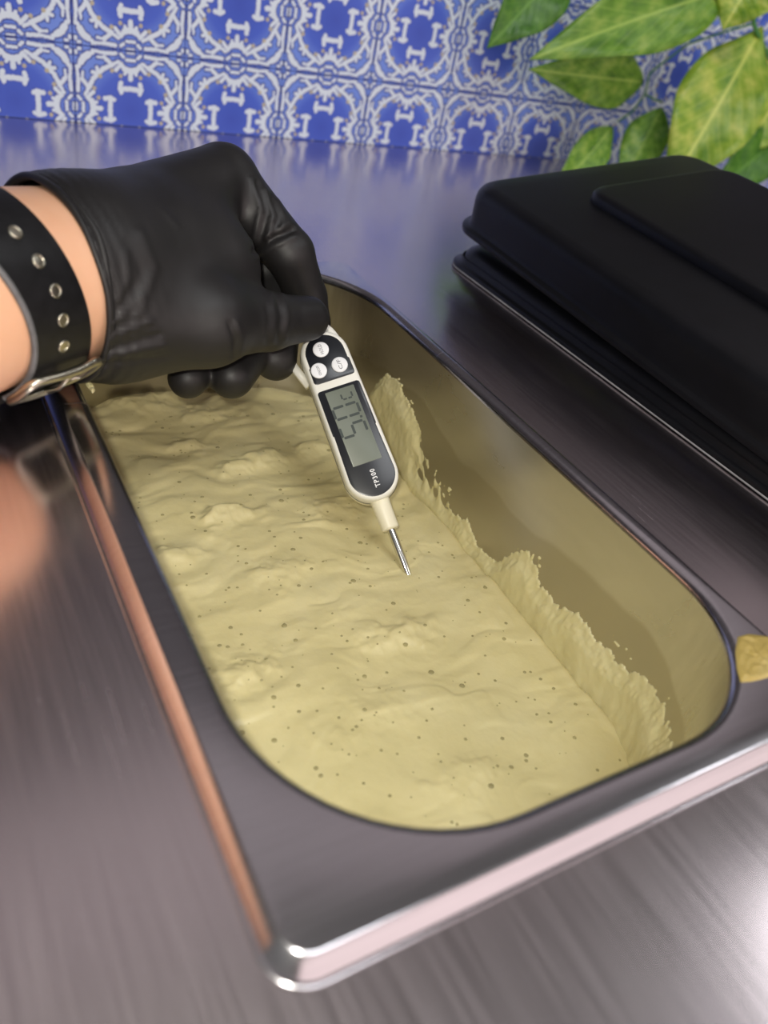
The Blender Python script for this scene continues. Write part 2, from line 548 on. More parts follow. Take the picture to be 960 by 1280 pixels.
def batter():
    st = .45
    ins = float(wall_inset(BL)) - .15
    x0, y0, x1, y1 = BX0 + ins, BY0 + ins, BX1 - ins, BY1 - ins; r = 50 - ins
    xs = np.arange(x0 - st, x1 + st * 1.5, st); ys = np.arange(y0 - st, y1 + st * 1.5, st)
    X, Y = np.meshgrid(xs, ys)
    d = sd_rrect(X, Y, x0, y0, x1, y1, r)
    e = .05
    gx = (sd_rrect(X + e, Y, x0, y0, x1, y1, r) - d) / e; gy = (sd_rrect(X, Y + e, x0, y0, x1, y1, r) - d) / e
    out = d > 0
    Xc = np.where(out, X - gx * d, X); Yc = np.where(out, Y - gy * d, Y)
    far = sstep(120, 330, Yc)
    # wrinkled crests that run across the pan, rougher towards the far end
    wx = Xc + 6 * fbm(Xc / 30, Yc / 30, 2, 2); wy = Yc + 7 * fbm(Xc / 26 + 5, Yc / 26, 2, 3)
    h = (.95 + .95 * far) * fbm(wx / 48, wy / 22, 3, 0) + (.2 + .55 * far) * np.abs(fbm(wx / 34 + 3, wy / 16, 2, 1)) * sstep(-.2, .5, noise2(wx / 40, wy / 40, 6)) + .16 * fbm(wx / 9, wy / 6, 2, 5) + .5 * sstep(.25, .8, noise2(wx / 14 + 9, wy / 9, 2)) + .05 * fbm(wx / 4, wy / 3, 2, 5)
    for (px, py, rad, hh) in ((283, 648, 11, 3.2), (295, 590, 9, 2.6), (235, 560, 10, 2.4), (180, 505, 12, 2.5), (325, 575, 10, 2.6), (500, 800, 13, 2.2), (300, 850, 14, 2.8), (590, 975, 12, 1.6),
                              (420, 640, 12, 2.0), (260, 520, 13, 2.0), (350, 720, 12, 1.8), (215, 700, 10, 2.0), (470, 900, 16, 1.5), (390, 560, 9, 2.2)):
        c = on_plane(px, py, (0, 0, BL), (0, 0, 1))
        u = (Xc - c[0]) / rad + .35 * fbm(Xc / 9, Yc / 9, 3, 4); v = (Yc - c[1]) / (rad * .62) + .35 * fbm(Xc / 8, Yc / 8, 3, 6)
        h += hh * np.exp(-(u * u + v * v) ** 1.3) * (1 + .5 * np.tanh(2 * v))
    # where it meets the right wall: a shallow groove, then a low bank
    dr = BX1 - ins - Xc
    h += -1.0 * np.exp(-((dr - 1.2) / 1.3) ** 2) + .8 * np.exp(-((dr - 4) / 2.5) ** 2)
    h -= .7 * np.exp(-(d / 2.5) ** 2) * (dr > 8)
    # popped bubbles
    n = 520
    bx = rng.uniform(x0 + 4, x1 - 6, n); by = y0 + 4 + (y1 - y0 - 20) * rng.random(n) ** 1.25
    br_ = np.clip(rng.lognormal(-.85, .48, n), .22, 1.1)
    bub = []
    for k in range(n):
        i0 = int((bx[k] - xs[0]) / st); j0 = int((by[k] - ys[0]) / st); w_ = 6
        sl = (slice(max(j0 - w_, 0), j0 + w_ + 1), slice(max(i0 - w_, 0), i0 + w_ + 1))
        rr_ = np.hypot(Xc[sl] - bx[k], Yc[sl] - by[k]) / br_[k]
        h[sl] += .10 * br_[k] * np.exp(-((rr_ - 1.2) / .4) ** 2) - .12 * br_[k] * np.exp(-rr_ ** 4)
        bub.append((bx[k], by[k], BL + float(np.mean(h[sl][rr_ < max(1.0, .5 / br_[k])])), br_[k]))
    Z = BL + h
    idx = np.arange(X.size).reshape(X.shape)
    keep = ~(out[:-1, :-1] & out[1:, :-1] & out[:-1, 1:] & out[1:, 1:])
    a = idx[:-1, :-1][keep]; b = idx[:-1, 1:][keep]; c = idx[1:, 1:][keep]; dd = idx[1:, :-1][keep]
    V = np.stack([Xc, Yc, Z], -1).reshape(-1, 3)
    used = np.zeros(len(V), bool)
    Fq = np.stack([a, b, c, dd], 1); used[Fq.ravel()] = True
    remap = np.cumsum(used) - 1
    return V[used], remap[Fq], bub


V, Fq, bub = batter()
bt = empty('batter', (126, 210, BL), 'thick pale yellow batter dotted with popped bubbles, inside the steel pan', 'batter')
mesh_obj('batter_surface', V, Fq, M['batter'], bt, up=(0, 0, 1))


mb = MB()
for x, y, z, r in bub:
    n_ = 10; q0 = rng.random() * 6
    def bring(f, up): return [(x + r * f * math.cos(q0 + 2 * math.pi * k / n_) * 1.05, y + r * f * math.sin(q0 + 2 * math.pi * k / n_), z + up * r) for k in range(n_)]
    mb.loft([bring(1.05, -.35), bring(1.0, .12), bring(.7, .24), bring(.3, .3)], cap1=True)
bo = mb.obj('bubble_film', M['bubble'], bt)
prop(bo, 'darker glossy film of the many tiny bubbles on the batter', None, None, 'stuff')


def perimeter(s):                               # arc length along the basin wall from the far end of the right side, round the near right corner, along the near side
    r = 50.0; L1 = (BY1 - r) - (BY0 + r); L2 = math.pi / 2 * r
    s = np.asarray(s, float)
    a = np.clip((s - L1) / r, 0, math.pi / 2)
    x = np.where(s < L1, BX1, BX1 - r + r * np.cos(a)); y = np.where(s < L1, BY1 - r - s, BY0 + r - r * np.sin(a))
    nx = np.where(s < L1, -1.0, -np.cos(a)); ny = np.where(s < L1, 0.0, np.sin(a))
    over = np.maximum(s - L1 - L2, 0)
    x = x - over
    return x, y, nx, ny, L1, L2


def smear():
    st = .55
    _, _, _, _, L1, L2 = perimeter(0)
    ss = np.arange(0, L1 + L2 * 1.25, st); zs = np.arange(BL - 3, -12, st)
    SS, ZZ = np.meshgrid(ss, zs)
    x, y, nx, ny, _, _ = perimeter(SS)
    # upper edge of the smear read along the wall (distance along the wall -> height)
    yk = [0, 7, 14, 26, 36, 44, 52, 60, 72, 90, 102, 112, 118, 126, 134, 141, 150, 165, 182, 200, 214, 232, 246, 262, 290, 320]
    zk = [-60, -40, -28.5, -27, -30.5, -33.5, -38, -46, -52, -57, -55, -60, -61, -58, -45, -40, -46, -48, -45, -44, -42, -42, -43, -46, -58, -70]
    top = np.interp(SS, yk, zk)
    ragk = .12 + .88 * sstep(60, 130, SS)
    rag = ragk * (2.6 * fbm(SS / 8, ZZ / 16, 4, 1) + 1.3 * np.abs(fbm(SS / 2.4, ZZ / 7, 3, 3))) + .8 * fbm(SS / 1.6, ZZ / 1.6, 2, 6)
    dd = top - ZZ + rag
    t = 1.9 * sstep(-.2, 9, dd) + .5 * sstep(-.1, .5, dd)
    t += sstep(0, 5, dd) * (.40 * fbm(SS / 8, ZZ / 13, 3, 2) + .14 * fbm(SS / 3, ZZ / 5, 3, 4))
    rivs = sstep(196, 215, SS) * sstep(3, 12, dd)
    t += rivs * .7 * np.abs(noise2(SS / 5.5 + .05 * ZZ, ZZ / 30, 5))
    # a scraped, thinner stretch that lets the steel show through
    thin = np.exp(-((SS - 72) / 20) ** 4) * sstep(-65, -57, ZZ)
    t = t * (1 - .75 * thin) - thin * (.9 + 1.1 * fbm(SS / 4 + ZZ / 10, ZZ / 6, 3, 0))
    # flecks above the edge
    fl = noise2(SS / 1.7, ZZ / 1.5, 2) + .6 * noise2(SS / 9, ZZ / 5, 7) - .055 * np.maximum(-dd, 0)
    t = np.where(dd < .2, np.where(fl > .82, .55 * (fl - .82) / .3, -.5), t)
    t = np.clip(t, -.45, 3.2)
    ins = wall_inset(ZZ)
    P = np.stack([x + nx * (ins + t), y + ny * (ins + t), ZZ], -1)
    idx = np.arange(SS.size).reshape(SS.shape)
    keep = (t[:-1, :-1] > -.3) | (t[1:, :-1] > -.3) | (t[:-1, 1:] > -.3) | (t[1:, 1:] > -.3)
    Fq = np.stack([idx[:-1, :-1][keep], idx[:-1, 1:][keep], idx[1:, 1:][keep], idx[1:, :-1][keep]], 1)
    V = P.reshape(-1, 3); used = np.zeros(len(V), bool); used[Fq.ravel()] = True; rem = np.cumsum(used) - 1
    return V[used], rem[Fq]


V, Fq = smear()
prop(mesh_obj('wall_smear', V, Fq, M['smear'], bt, up=(-1, .3, 0)), 'ragged smear of batter clinging to the right wall of the pan')


def blob_patch(name, outline, z, h, mat, label, cat, parent=None):
    P = np.array([on_plane(px, py, (0, 0, z), (0, 0, 1))[:2] for px, py in outline]); c = P.mean(0)
    n = 48; tt = np.linspace(0, len(P), n, endpoint=False); i = tt.astype(int); f = tt - i
    ring0 = P[i % len(P)] * (1 - f)[:, None] + P[(i + 1) % len(P)] * f[:, None]
    rings = []
    for k, s_ in enumerate((1.0, .97, .92, .86, .79, .72, .64, .56, .48, .40, .32, .24, .16, .08)):
        q_ = c + (ring0 - c) * s_
        zz = z - .05 + h * min(1, k / 3) * (1 + .55 * fbm(q_[:, 0] / 1.1, q_[:, 1] / 1.1, 3, 2) * (k > 0))
        rings.append(np.column_stack([q_, zz]))
    mb = MB(); mb.loft(rings, cap1=True)
    o = mb.obj(name, mat, parent, origin=(c[0], c[1], z) if parent is None else None)
    return prop(o, label, cat)


blob_patch('ochre_patch', [(922, 796), (936, 792), (958, 795), (975, 802), (984, 822), (972, 842), (957, 848), (940, 852), (926, 853), (921, 836), (919, 814)], .05, .8, M['patch_ochre'],
           'low ochre patch on the pan rim at the near right corner', 'batter')  # thin lumpy ochre patch on the rim's corner
blob_patch('batter_drip', [(106, 474), (111, 473), (114, 479), (119, 488), (116, 492), (111, 486), (107, 481)], .05, .7, M['smear'],
           'tiny pale batter drip on the pan rim just below the buckle', 'batter')

# ------------------------------------------------------------------ black lids
LX, LY0, LY1 = 279.6, 56.0, 380.0


def lid(name, frame, label, dome):
    # local mm: u across, v along, w up
    root = empty(name, frame[0], label, 'lid', 'black pan lids')
    root.rotation_euler = frame[1]
    W_, L_ = 176.0, LY1 - LY0

    def rg(i, wz, r): return [(a, b, wz) for a, b in rrect(i, i, W_ - i, L_ - i, max(r - i * .5, 3), seg=8, edge=6)]
    mb = MB()
    pr = [(3.0, .8), (.4, 0), (0, .6), (0, 2.6), (.5, 3.2), (2.6, 3.6), (3.2, 4.2), (3.8, 7)]
    top = dome
    pr += [(4.4, top - 8), (5.2, top - 4.6), (7.0, top - 2.0), (9.6, top - .6), (13, top)]
    rings = [rg(i, wz, 18) for i, wz in pr]
    mb.loft(rings)
    mb.F.append(tuple(len(mb.V) - len(rings[0]) + j for j in range(len(rings[0]))))
    o = mesh_obj('shell', mb.V, mb.F, M['lid'], None); o.parent = root; sharp(o, 40)
    em = MB()
    if dome < 20: em.tube([(a, b, .9) for a, b in rrect(.1, .1, W_ - .1, L_ - .1, 18, seg=8, edge=6)], .45, 6, closed=True)  # thin pale grey tube round the lower lid's rim
    if dome < 20: o = mesh_obj('rim_edge', em.V, em.F, M['lid_edge'], None); o.parent = root; o['label'] = 'pale edge of the lid rim'
    pm = MB(); a0, b0 = 52.0, 46.0

    def pg(i, wz): return [(a, b, wz) for a, b in rrect(a0 + i, b0 + i, W_ - 18 - i, L_ - b0 - i, 12, seg=6, edge=3)]
    pm.loft([pg(0, top - .2), pg(.4, top + 3.2), pg(1.4, top + 4.7), pg(3.0, top + 5.4), pg(5, top + 5.5)]); nr = len(pg(0, 0))
    pm.F.append(tuple(len(pm.V) - nr + j for j in range(nr)))
    o = mesh_obj('raised_panel', pm.V, pm.F, M['lid'], None); o.parent = root; sharp(o, 40)
    hm = MB(); ch = 168.0

    def hg(i, wz): return [(a, b, wz) for a, b in rrect(96 + i, ch - 22 + i, 128 - i, ch + 22 - i, 9, seg=6, edge=2)]
    hm.loft([hg(0, top + 5.4), hg(.5, top + 9), hg(1.6, top + 10.6), hg(3.5, top + 11.2)]); nr = len(hg(0, 0))
    hm.F.append(tuple(len(hm.V) - nr + j for j in range(nr)))
    o = mesh_obj('handle', hm.V, hm.F, M['lid'], None); o.parent = root; sharp(o, 40)
    return root


lid('pan_lid', ((LX, LY0, CZ), (0, 0, 0)), 'lower black plastic pan lid lying flat on the steel counter', 13)
lid('pan_lid', ((LX + 3, LY0 + 1.0, 5.0), (math.radians(2.2), math.radians(-9.0), 0)), 'upper black plastic pan lid tilted on top of another lid', 26)

# ------------------------------------------------------------------ plant on the right
plant = empty('leafy_plant', (620, 600, 160), 'leafy green plant hanging down in front of the blue tiles', 'plant')


def leaf(base, tip, width, yb, yt, mat, roll=0.0, fold=.22, curl=.12, asym=.0, peak=.42):
    A = on_plane(*base, (0, yb, 0), (0, 1, 0)); B = on_plane(*tip, (0, yt, 0), (0, 1, 0))
    t = B - A; L = np.linalg.norm(t); t /= L
    view = CAM - (A + B) / 2; view /= np.linalg.norm(view)
    s_ = np.cross(t, view); s_ /= np.linalg.norm(s_); nrm = np.cross(s_, t)
    c, q_ = math.cos(roll), math.sin(roll); s_, nrm = c * s_ + q_ * nrm, c * nrm - q_ * s_
    dep = ((A + B) / 2 - CAM) @ R[2]; wmm = width / F * dep
    nu, nv = 9, 22; V = []; UV = []
    for j in range(nv + 1):
        v = j / nv
        pw = math.log(.5) / math.log(peak)
        hw = wmm / 2 * (math.sin(math.pi * v ** pw) ** 1.05 if 0 < v < 1 else 0) + .15
        for i in range(nu):
            u = -1 + 2 * i / (nu - 1)
            rip = .045 * wmm * math.sin(v * 17 + 2.2 * abs(u)) * abs(u)
            P = A + t * L * v + s_ * u * hw * (1 + asym * np.sign(u)) + nrm * (fold * abs(u) * hw - curl * L * (v - .5) ** 2 * 2 + rip)
            V.append(P); UV.append((.5 + u / 2 * max(hw / (wmm / 2), .05), v))
    nF = [(j * nu + i, j * nu + i + 1, (j + 1) * nu + i + 1, (j + 1) * nu + i) for j in range(nv) for i in range(nu - 1)]
    V = np.array(V); base_n = len(V)
    o = mesh_obj('leaf', V, nF, mat, plant)
    ul = o.data.uv_layers.new(name='UVMap')
    for lp in o.data.loops: ul.data[lp.index].uv = UV[lp.vertex_index]
    so = o.modifiers.new('thick', 'SOLIDIFY'); so.thickness = .0006; so.offset = 0
    # leaf stalk as a sub-part
    return o


leaf((715, -55), (613, 57), 78, 585, 570, M['leaf_dark'], .1)
leaf((935, -24), (675, 66), 92, 560, 545, M['leaf_mid'], -.15, peak=.45)
leaf((812, 104), (671, 88), 66, 590, 575, M['leaf_mid'], .05, peak=.40)
leaf((770, 156), (690, 245), 46, 590, 560, M['leaf_mid'], .2)
leaf((828, 132), (775, 240), 54, 585, 560, M['leaf_mid'], -.1)
leaf((958, 28), (838, 235), 112, 560, 520, M['leaf_light'], .15, peak=.5)
leaf((985, 165), (890, 240), 60, 545, 520, M['leaf_dark'], .2)
leaf((962, -60), (905, 34), 85, 555, 545, M['leaf_light'], .0, peak=.5)
leaf((1010, 30), (955, 130), 60, 570, 565, M['leaf_light'], .2)
leaf((1000, 90), (915, 200), 70, 560, 545, M['leaf_light'], .3)


def stem(pts, r):
    mb = MB(); P = [on_plane(px, py, (0, y, 0), (0, 1, 0)) for px, py, y in pts]
    mb.tube(P, r, 8); mb.obj('stem', M['stem'], plant)


stem([(935, -80, 570), (945, -10, 566), (942, 30, 562), (955, 60, 560), (985, 110, 560), (1010, 180, 556)], 2.0)
stem([(940, 30, 562), (905, 40, 575), (860, 55, 588), (820, 85, 590), (812, 92, 590)], .9)
stem([(812, 92, 590), (806, 118, 592), (790, 140, 592), (772, 152, 590)], .8)
stem([(806, 118, 592), (818, 124, 589), (828, 128, 585)], .8)
stem([(945, -10, 566), (920, 0, 562), (905, 10, 560)], 1.0)
stem([(940, -50, 570), (830, -70, 580), (715, -55, 585)], 1.0)

# ------------------------------------------------------------------ thermometer
B_ = at(477, 624, 333); H_ = at(395.5, 413, 347)
ax = H_ - B_; TL = np.linalg.norm(ax); ax /= TL                   # from the probe end to the head
side = np.cross(ax, CAM - (B_ + H_) / 2); side = -side / np.linalg.norm(side)
if (R @ side)[0] < 0: side = -side                                # towards the right of the picture
nrm = np.cross(side, ax)
if nrm.dot(CAM - B_) < 0: nrm = -nrm
th = math.radians(9); side, nrm = side * math.cos(th) - nrm * math.sin(th), nrm * math.cos(th) + side * math.sin(th)
thermo = empty('digital_thermometer', tuple(B_), 'white digital probe thermometer reading 5.0 C, pinched by the gloved hand', 'thermometer')


def tl(u, v, wv): return B_ + side * u + ax * v + nrm * wv        # v from the probe end, u to the right, wv out of the face


def body_outline(inset, n=20):
    wb, wt = 11.9 - inset, 10.9 - inset
    P = []
    y0 = wb + inset; y1 = TL - (wt + inset)
    for k in range(n + 1):
        a = math.pi + math.pi * k / n; P.append((wb * math.cos(a), y0 + wb * math.sin(a)))
    for k in range(1, 8): P.append((wb + (wt - wb) * k / 8, y0 + (y1 - y0) * k / 8))
    for k in range(n + 1):
        a = math.pi * k / n; P.append((wt * math.cos(a), y1 + wt * math.sin(a)))
    for k in range(1, 8): P.append((-wt - (wb - wt) * k / 8, y1 + (y0 - y1) * k / 8))
    return P


def orings(lst): return [[tl(u, v, wv) for u, v in body_outline(i)] for i, wv in lst]


mb = MB()
mb.loft(orings([(4.0, -13.5), (2.0, -13.2), (.8, -12.2), (.2, -10.5), (0, -8), (0, -6.6)]), cap0=True)
mb.obj('back_shell', M['cream_plastic'], thermo)
mb = MB()
mb.loft(orings([(1.0, -6.7), (.3, -6.6), (.25, -6.1), (.35, -2.0), (.7, -.8), (1.4, -.15), (2.2, 0)]), cap1=True)
sharp(mb.obj('front_shell', M['white_plastic'], thermo), 50)


def plate(name, pts, w0, w1, mat, parent=None, bev=.25):
    mb = MB(); c = np.mean(np.array(pts), 0)
    def sc_(f): return [tuple(c + (np.array(p) - c) * f) for p in pts]
    f = 1 - bev / 8
    mb.loft([[tl(u, v, w0) for u, v in pts], [tl(u, v, w1 - (w1 - w0) * .4) for u, v in pts], [tl(u, v, w1) for u, v in sc_(f)]], cap1=True)
    return sharp(mb.obj(name, mat, parent or thermo), 40)


def vt(t): return TL * (1 - t)                                    # fraction from the head -> v


def roundpoly(corners, n=8):
    P = []
    m = len(corners)
    for i, (x, y, r) in enumerate(corners):
        p = np.array([x, y]); a = np.array(corners[i - 1][:2]) - p; b = np.array(corners[(i + 1) % m][:2]) - p
        a /= np.linalg.norm(a); b /= np.linalg.norm(b)
        half = math.acos(np.clip(a.dot(b), -1, 1)) / 2; d = r / math.tan(half)
        s0, s1 = p + a * d, p + b * d
        for k in range(n + 1):
            f = k / n; P.append(tuple((1 - f) ** 2 * s0 + 2 * f * (1 - f) * p + f * f * s1))
    return P


hp = [(8.55 * math.cos(a), vt(.034) - 8.55 + 8.55 * math.sin(a)) for a in np.linspace(0, math.pi, 22)]
kp = roundpoly([(-9.1, vt(.20), .5), (-9.3, vt(.298), 1.7), (9.3, vt(.298), 1.7), (9.1, vt(.20), .5)], 6) + hp
plate('button_panel', kp, -.1, .28, M['black_label'])
bz = roundpoly([(9.75, vt(.6), .4), (9.5, vt(.34), 1.6), (-9.5, vt(.34), 1.6), (-9.75, vt(.6), .4)], 6)
bz += [(-10.0 * math.cos(a), 11.9 - 10.0 * math.sin(a)) for a in np.linspace(0, math.pi, 24)]
plate('display_bezel', bz, -.1, .28, M['black_label'])
scr = roundpoly([(-6.5, vt(.79), .4), (6.6, vt(.79), .4), (6.5, vt(.357), .4), (-6.5, vt(.357), .4)], 3)
screen = plate('screen', scr, .1, .42, M['lcd'], bev=.1)


def text_mesh(name, s, height, u, v, wv, mat, parent, spacing=1.0, width=None, bold=0.0):
    cu = bpy.data.curves.new(name, 'FONT'); cu.body = s; cu.size = 1; cu.align_x = 'CENTER'; cu.align_y = 'CENTER'; cu.space_character = spacing
    cu.resolution_u = 2; cu.offset = bold
    to = bpy.data.objects.new(name, cu); COL.objects.link(to)
    dg = bpy.context.evaluated_depsgraph_get(); me = to.evaluated_get(dg).to_mesh()
    P = np.array([tuple(q_.co)[:2] for q_ in me.vertices]); Fc = [tuple(p.vertices) for p in me.polygons]
    to.to_mesh_clear() if False else None
    bpy.data.objects.remove(to); bpy.data.curves.remove(cu)
    lo, hi = P.min(0), P.max(0); P = (P - (lo + hi) / 2) / (hi[1] - lo[1]) * height
    if width: P[:, 0] *= width / (P[:, 0].max() - P[:, 0].min())
    V = [tl(u - p[1], v + p[0], wv) for p in P]                      # reads from the probe end up to the head, letter tops to the left
    return mesh_obj(name, V, Fc, mat, parent, smooth=False)


for txt, u, t, hgt in (('HOLD', -1.3, .115, 1.5), ('C/F', 4.0, .229, 1.6), ('ON/OFF', -5.4, .226, 1.25)):
    n = 24; v0 = vt(t)
    mb = MB(); mb.loft([[tl(u + r * math.cos(a), v0 + r * math.sin(a), wv) for a in np.linspace(0, 2 * math.pi, n, endpoint=False)] for r, wv in ((3.5, .2), (3.5, .6), (3.3, .8), (2.9, .88))], cap1=True)
    bo = mb.obj('button', M['button'], thermo)
    text_mesh('lettering', txt, hgt, u, v0, .92, M['ink'], bo, width=4.6)
text_mesh('lettering', 'TP300', 2.2, .6, vt(.882), .32, M['white_print'], thermo, width=8.2, spacing=1.15, bold=.015)


def seg_digit(mb, v0, u0, hgt, wid, segs, th_):                      # seven-segment digit: along = ax (reading direction), up = -side
    def bar(p, q_):
        p = np.array(p, float); q_ = np.array(q_, float); d = q_ - p; L = np.linalg.norm(d); d /= L; nn = np.array([-d[1], d[0]]) * th_ / 2
        e = th_ * .35
        pts = [p + d * e, p + d * e * 1.6 + nn, q_ - d * e * 1.6 + nn, q_ - d * e, q_ - d * e * 1.6 - nn, p + d * e * 1.6 - nn]
        V = [tl(u0 - y, v0 + x, wv) for wv in (.40, .47) for x, y in pts]
        mb.add(V, [tuple(range(6, 12))] + [(i, (i + 1) % 6, 6 + (i + 1) % 6, 6 + i) for i in range(6)])
    a, b, m = hgt / 2, wid / 2, 0
    S_ = dict(a=((-b, a), (b, a)), b=((b, a), (b, 0)), c=((b, 0), (b, -a)), d=((-b, -a), (b, -a)), e=((-b, 0), (-b, -a)), f=((-b, a), (-b, 0)), g=((-b, 0), (b, 0)))
    for k in segs: bar(*S_[k])


dg_ = MB()
seg_digit(dg_, vt(.595), -.5, 11.0, 5.2, 'afgcd', 1.15)
seg_digit(dg_, vt(.487), -.5, 11.0, 5.2, 'abcdef', 1.15)
seg_digit(dg_, vt(.405), 2.0, 4.6, 2.8, 'adef', .75)
cv = vt(.541)
dg_.add([tl(4.6 + x, cv + y, wv) for wv in (.40, .47) for x, y in ((-.5, -.5), (.5, -.5), (.5, .5), (-.5, .5))], [(4, 5, 6, 7), (0, 1, 5, 4), (1, 2, 6, 5), (2, 3, 7, 6), (3, 0, 4, 7)])
dg_.obj('digits', M['lcd_ink'], screen, smooth=False)


def lathe(prof, n=24, w0=-6.5):
    return [[tl(r * math.cos(a), v, w0 + r * math.sin(a)) for a in np.linspace(0, 2 * math.pi, n, endpoint=False)] for r, v in prof]


mb = MB(); mb.loft(lathe([(3.0, 3.0), (4.3, 1.5), (4.0, -2), (3.8, -11.5), (3.5, -12.3), (2.0, -12.5)]), cap1=True)
mb.obj('collar', M['cream_plastic'], thermo)
mb = MB(); mb.loft(lathe([(1.75, -11), (1.75, -29), (1.45, -31.5), (.9, -37), (.8, -48), (.2, -52)]), cap1=True)
mb.obj('probe', M['chrome'], thermo)
# hanging loop behind the head
lp = []
for k in range(25):
    a = math.pi * k / 24
    lp.append((-3.2 + 11.6 * math.cos(a), TL - 6 + 14.5 * math.sin(a)))
pts = [(8.6, TL - 18)] + [(8.6, TL - 10)] + lp + [(-13.2, TL - 12)] + [(-10.6, TL - 20)]
mb = MB()
rings = []
for i, (u, v) in enumerate(pts):
    a = np.array(pts[max(i - 1, 0)]); b = np.array(pts[min(i + 1, len(pts) - 1)]); d = b - a; d = d / np.linalg.norm(d); nn = np.array([d[1], -d[0]])
    rings.append([tl(u + nn[0] * q0, v + nn[1] * q0, wv) for q0, wv in ((1.5, -11), (1.8, -9), (1.5, -7), (-1.5, -7), (-1.8, -9), (-1.5, -11))])
mb.loft(rings, cap0=True, cap1=True)
mb.obj('hanging_loop', M['white_plastic'], thermo)


# ------------------------------------------------------------------ arm, gloved hand and wristband
def surface_nets(fn, lo, hi, st):
    lo = np.array(lo); n = np.ceil((np.array(hi) - lo) / st).astype(int) + 1
    gx = [lo[i] + st * np.arange(n[i]) for i in range(3)]
    D = np.empty(n)
    for i in range(n[0]):
        Yg, Zg = np.meshgrid(gx[1], gx[2], indexing='ij')
        D[i] = fn(np.stack([np.full(Yg.shape, gx[0][i]), Yg, Zg], -1).reshape(-1, 3)).reshape(Yg.shape)
    sgn = D < 0
    c = [sgn[a:n[0] - 1 + a, b:n[1] - 1 + b, e:n[2] - 1 + e] for a in (0, 1) for b in (0, 1) for e in (0, 1)]
    cnt = sum(x.astype(int) for x in c); act = (cnt > 0) & (cnt < 8)
    vid = -np.ones(act.shape, int); vid[act] = np.arange(act.sum())
    ijk = np.argwhere(act)
    acc = np.zeros((len(ijk), 3)); num = np.zeros(len(ijk))
    corners = [(a, b, e) for a in (0, 1) for b in (0, 1) for e in (0, 1)]
    for A in corners:
        for ax_ in range(3):
            if A[ax_]: continue
            Bc = list(A); Bc[ax_] = 1
            da = D[tuple((ijk + A).T)]; db = D[tuple((ijk + Bc).T)]
            cr = (da < 0) != (db < 0)
            f = np.where(cr, da / np.where(da == db, 1, da - db), 0)
            p = np.array(A, float) + np.eye(3)[ax_] * f[:, None]
            acc += p * cr[:, None]; num += cr
    V = lo + st * (ijk + acc / num[:, None])
    Fs = []
    for ax_ in range(3):
        o1, o2 = [(1, 2), (2, 0), (0, 1)][ax_]
        s0 = [slice(1, -1)] * 3; s0[ax_] = slice(0, n[ax_] - 1)
        s1 = list(s0); s1[ax_] = slice(1, n[ax_])
        a = sgn[tuple(s0)]; b = sgn[tuple(s1)]
        e = np.argwhere(a != b)
        off = np.array([1, 1, 1]); off[ax_] = 0
        e = e + off
        fl = sgn[tuple(e.T)]
        def cell(d1, d2):
            q_ = e.copy(); q_[:, o1] -= d1; q_[:, o2] -= d2; return vid[tuple(q_.T)]
        Q = np.stack([cell(1, 1), cell(0, 1), cell(0, 0), cell(1, 0)], 1)
        Q[~fl] = Q[~fl][:, ::-1]
        Fs.append(Q)
    return V, np.concatenate(Fs)


def capsule(P, a, b, ra, rb):
    a = np.asarray(a); b = np.asarray(b); d = b - a; L2 = d.dot(d)
    h = np.clip(((P - a) @ d) / L2, 0, 1)
    return np.linalg.norm(P - a - h[:, None] * d, axis=1) - (ra + (rb - ra) * h)


def smin(a, b, k):
    h = np.maximum(k - np.abs(a - b), 0) / k
    return np.minimum(a, b) - h * h * k * .25


# the arm comes in from the left, nearer the lens, and points away to the right
W0 = at(88, 344, 276); E0 = at(-62, 372, 240)
arm_ax = W0 - E0; arm_ax /= np.linalg.norm(arm_ax)
arm_pts = [(W0 + arm_ax * 30, 25), (W0, 29.5), (W0 - arm_ax * 40, 31), (W0 - arm_ax * 100, 35), (W0 - arm_ax * 190 + np.array([-14, 8, 3]), 42), (W0 - arm_ax * 260 + np.array([-34, 20, 8]), 45)]


def sd_arm(P, grow=0):
    d = None
    for (a, ra), (b, rb) in zip(arm_pts[:-1], arm_pts[1:]):
        q_ = capsule(P, a, b, ra + grow, rb + grow); d = q_ if d is None else smin(d, q_, 6)
    return d


J = lambda *a: at(*a)
idx = [(J(278, 226, 335), 14.0), (J(362, 317, 343), 10.6), (J(383, 370, 357), 9.0), (J(391, 404, 363), 8.4)]
mid = [(J(262, 240, 356), 14.0), (J(338, 345, 374), 10.5), (J(348, 418, 366), 9.6), (J(344, 449, 351), 9.6)]
rng_ = [(J(240, 255, 372), 13.5), (J(318, 370, 386), 10.2), (J(318, 432, 348), 9.4), (J(289, 470, 330), 9.4)]
pky = [(J(215, 272, 386), 12.5), (J(275, 380, 392), 9.2), (J(262, 440, 345), 8.2), (J(235, 473, 322), 8.2)]
thb = [(J(150, 402, 282), 17.0), (J(258, 402, 294), 15.0), (J(334, 402, 319), 11.0), (J(384, 398, 335), 9.4)]


def chain(P, ch, k=3.0):
    d = None
    for (a, ra), (b, rb) in zip(ch[:-1], ch[1:]):
        q_ = capsule(P, a, b, ra, rb); d = q_ if d is None else smin(d, q_, k)
    return d


cuff = [J(20, 226, 262), J(133, 345, 247), J(112, 437, 268)]
cn = np.cross(cuff[1] - cuff[0], cuff[2] - cuff[0]); cn /= np.linalg.norm(cn)
if cn.dot(arm_ax) < 0: cn = -cn
cc = cuff[1]


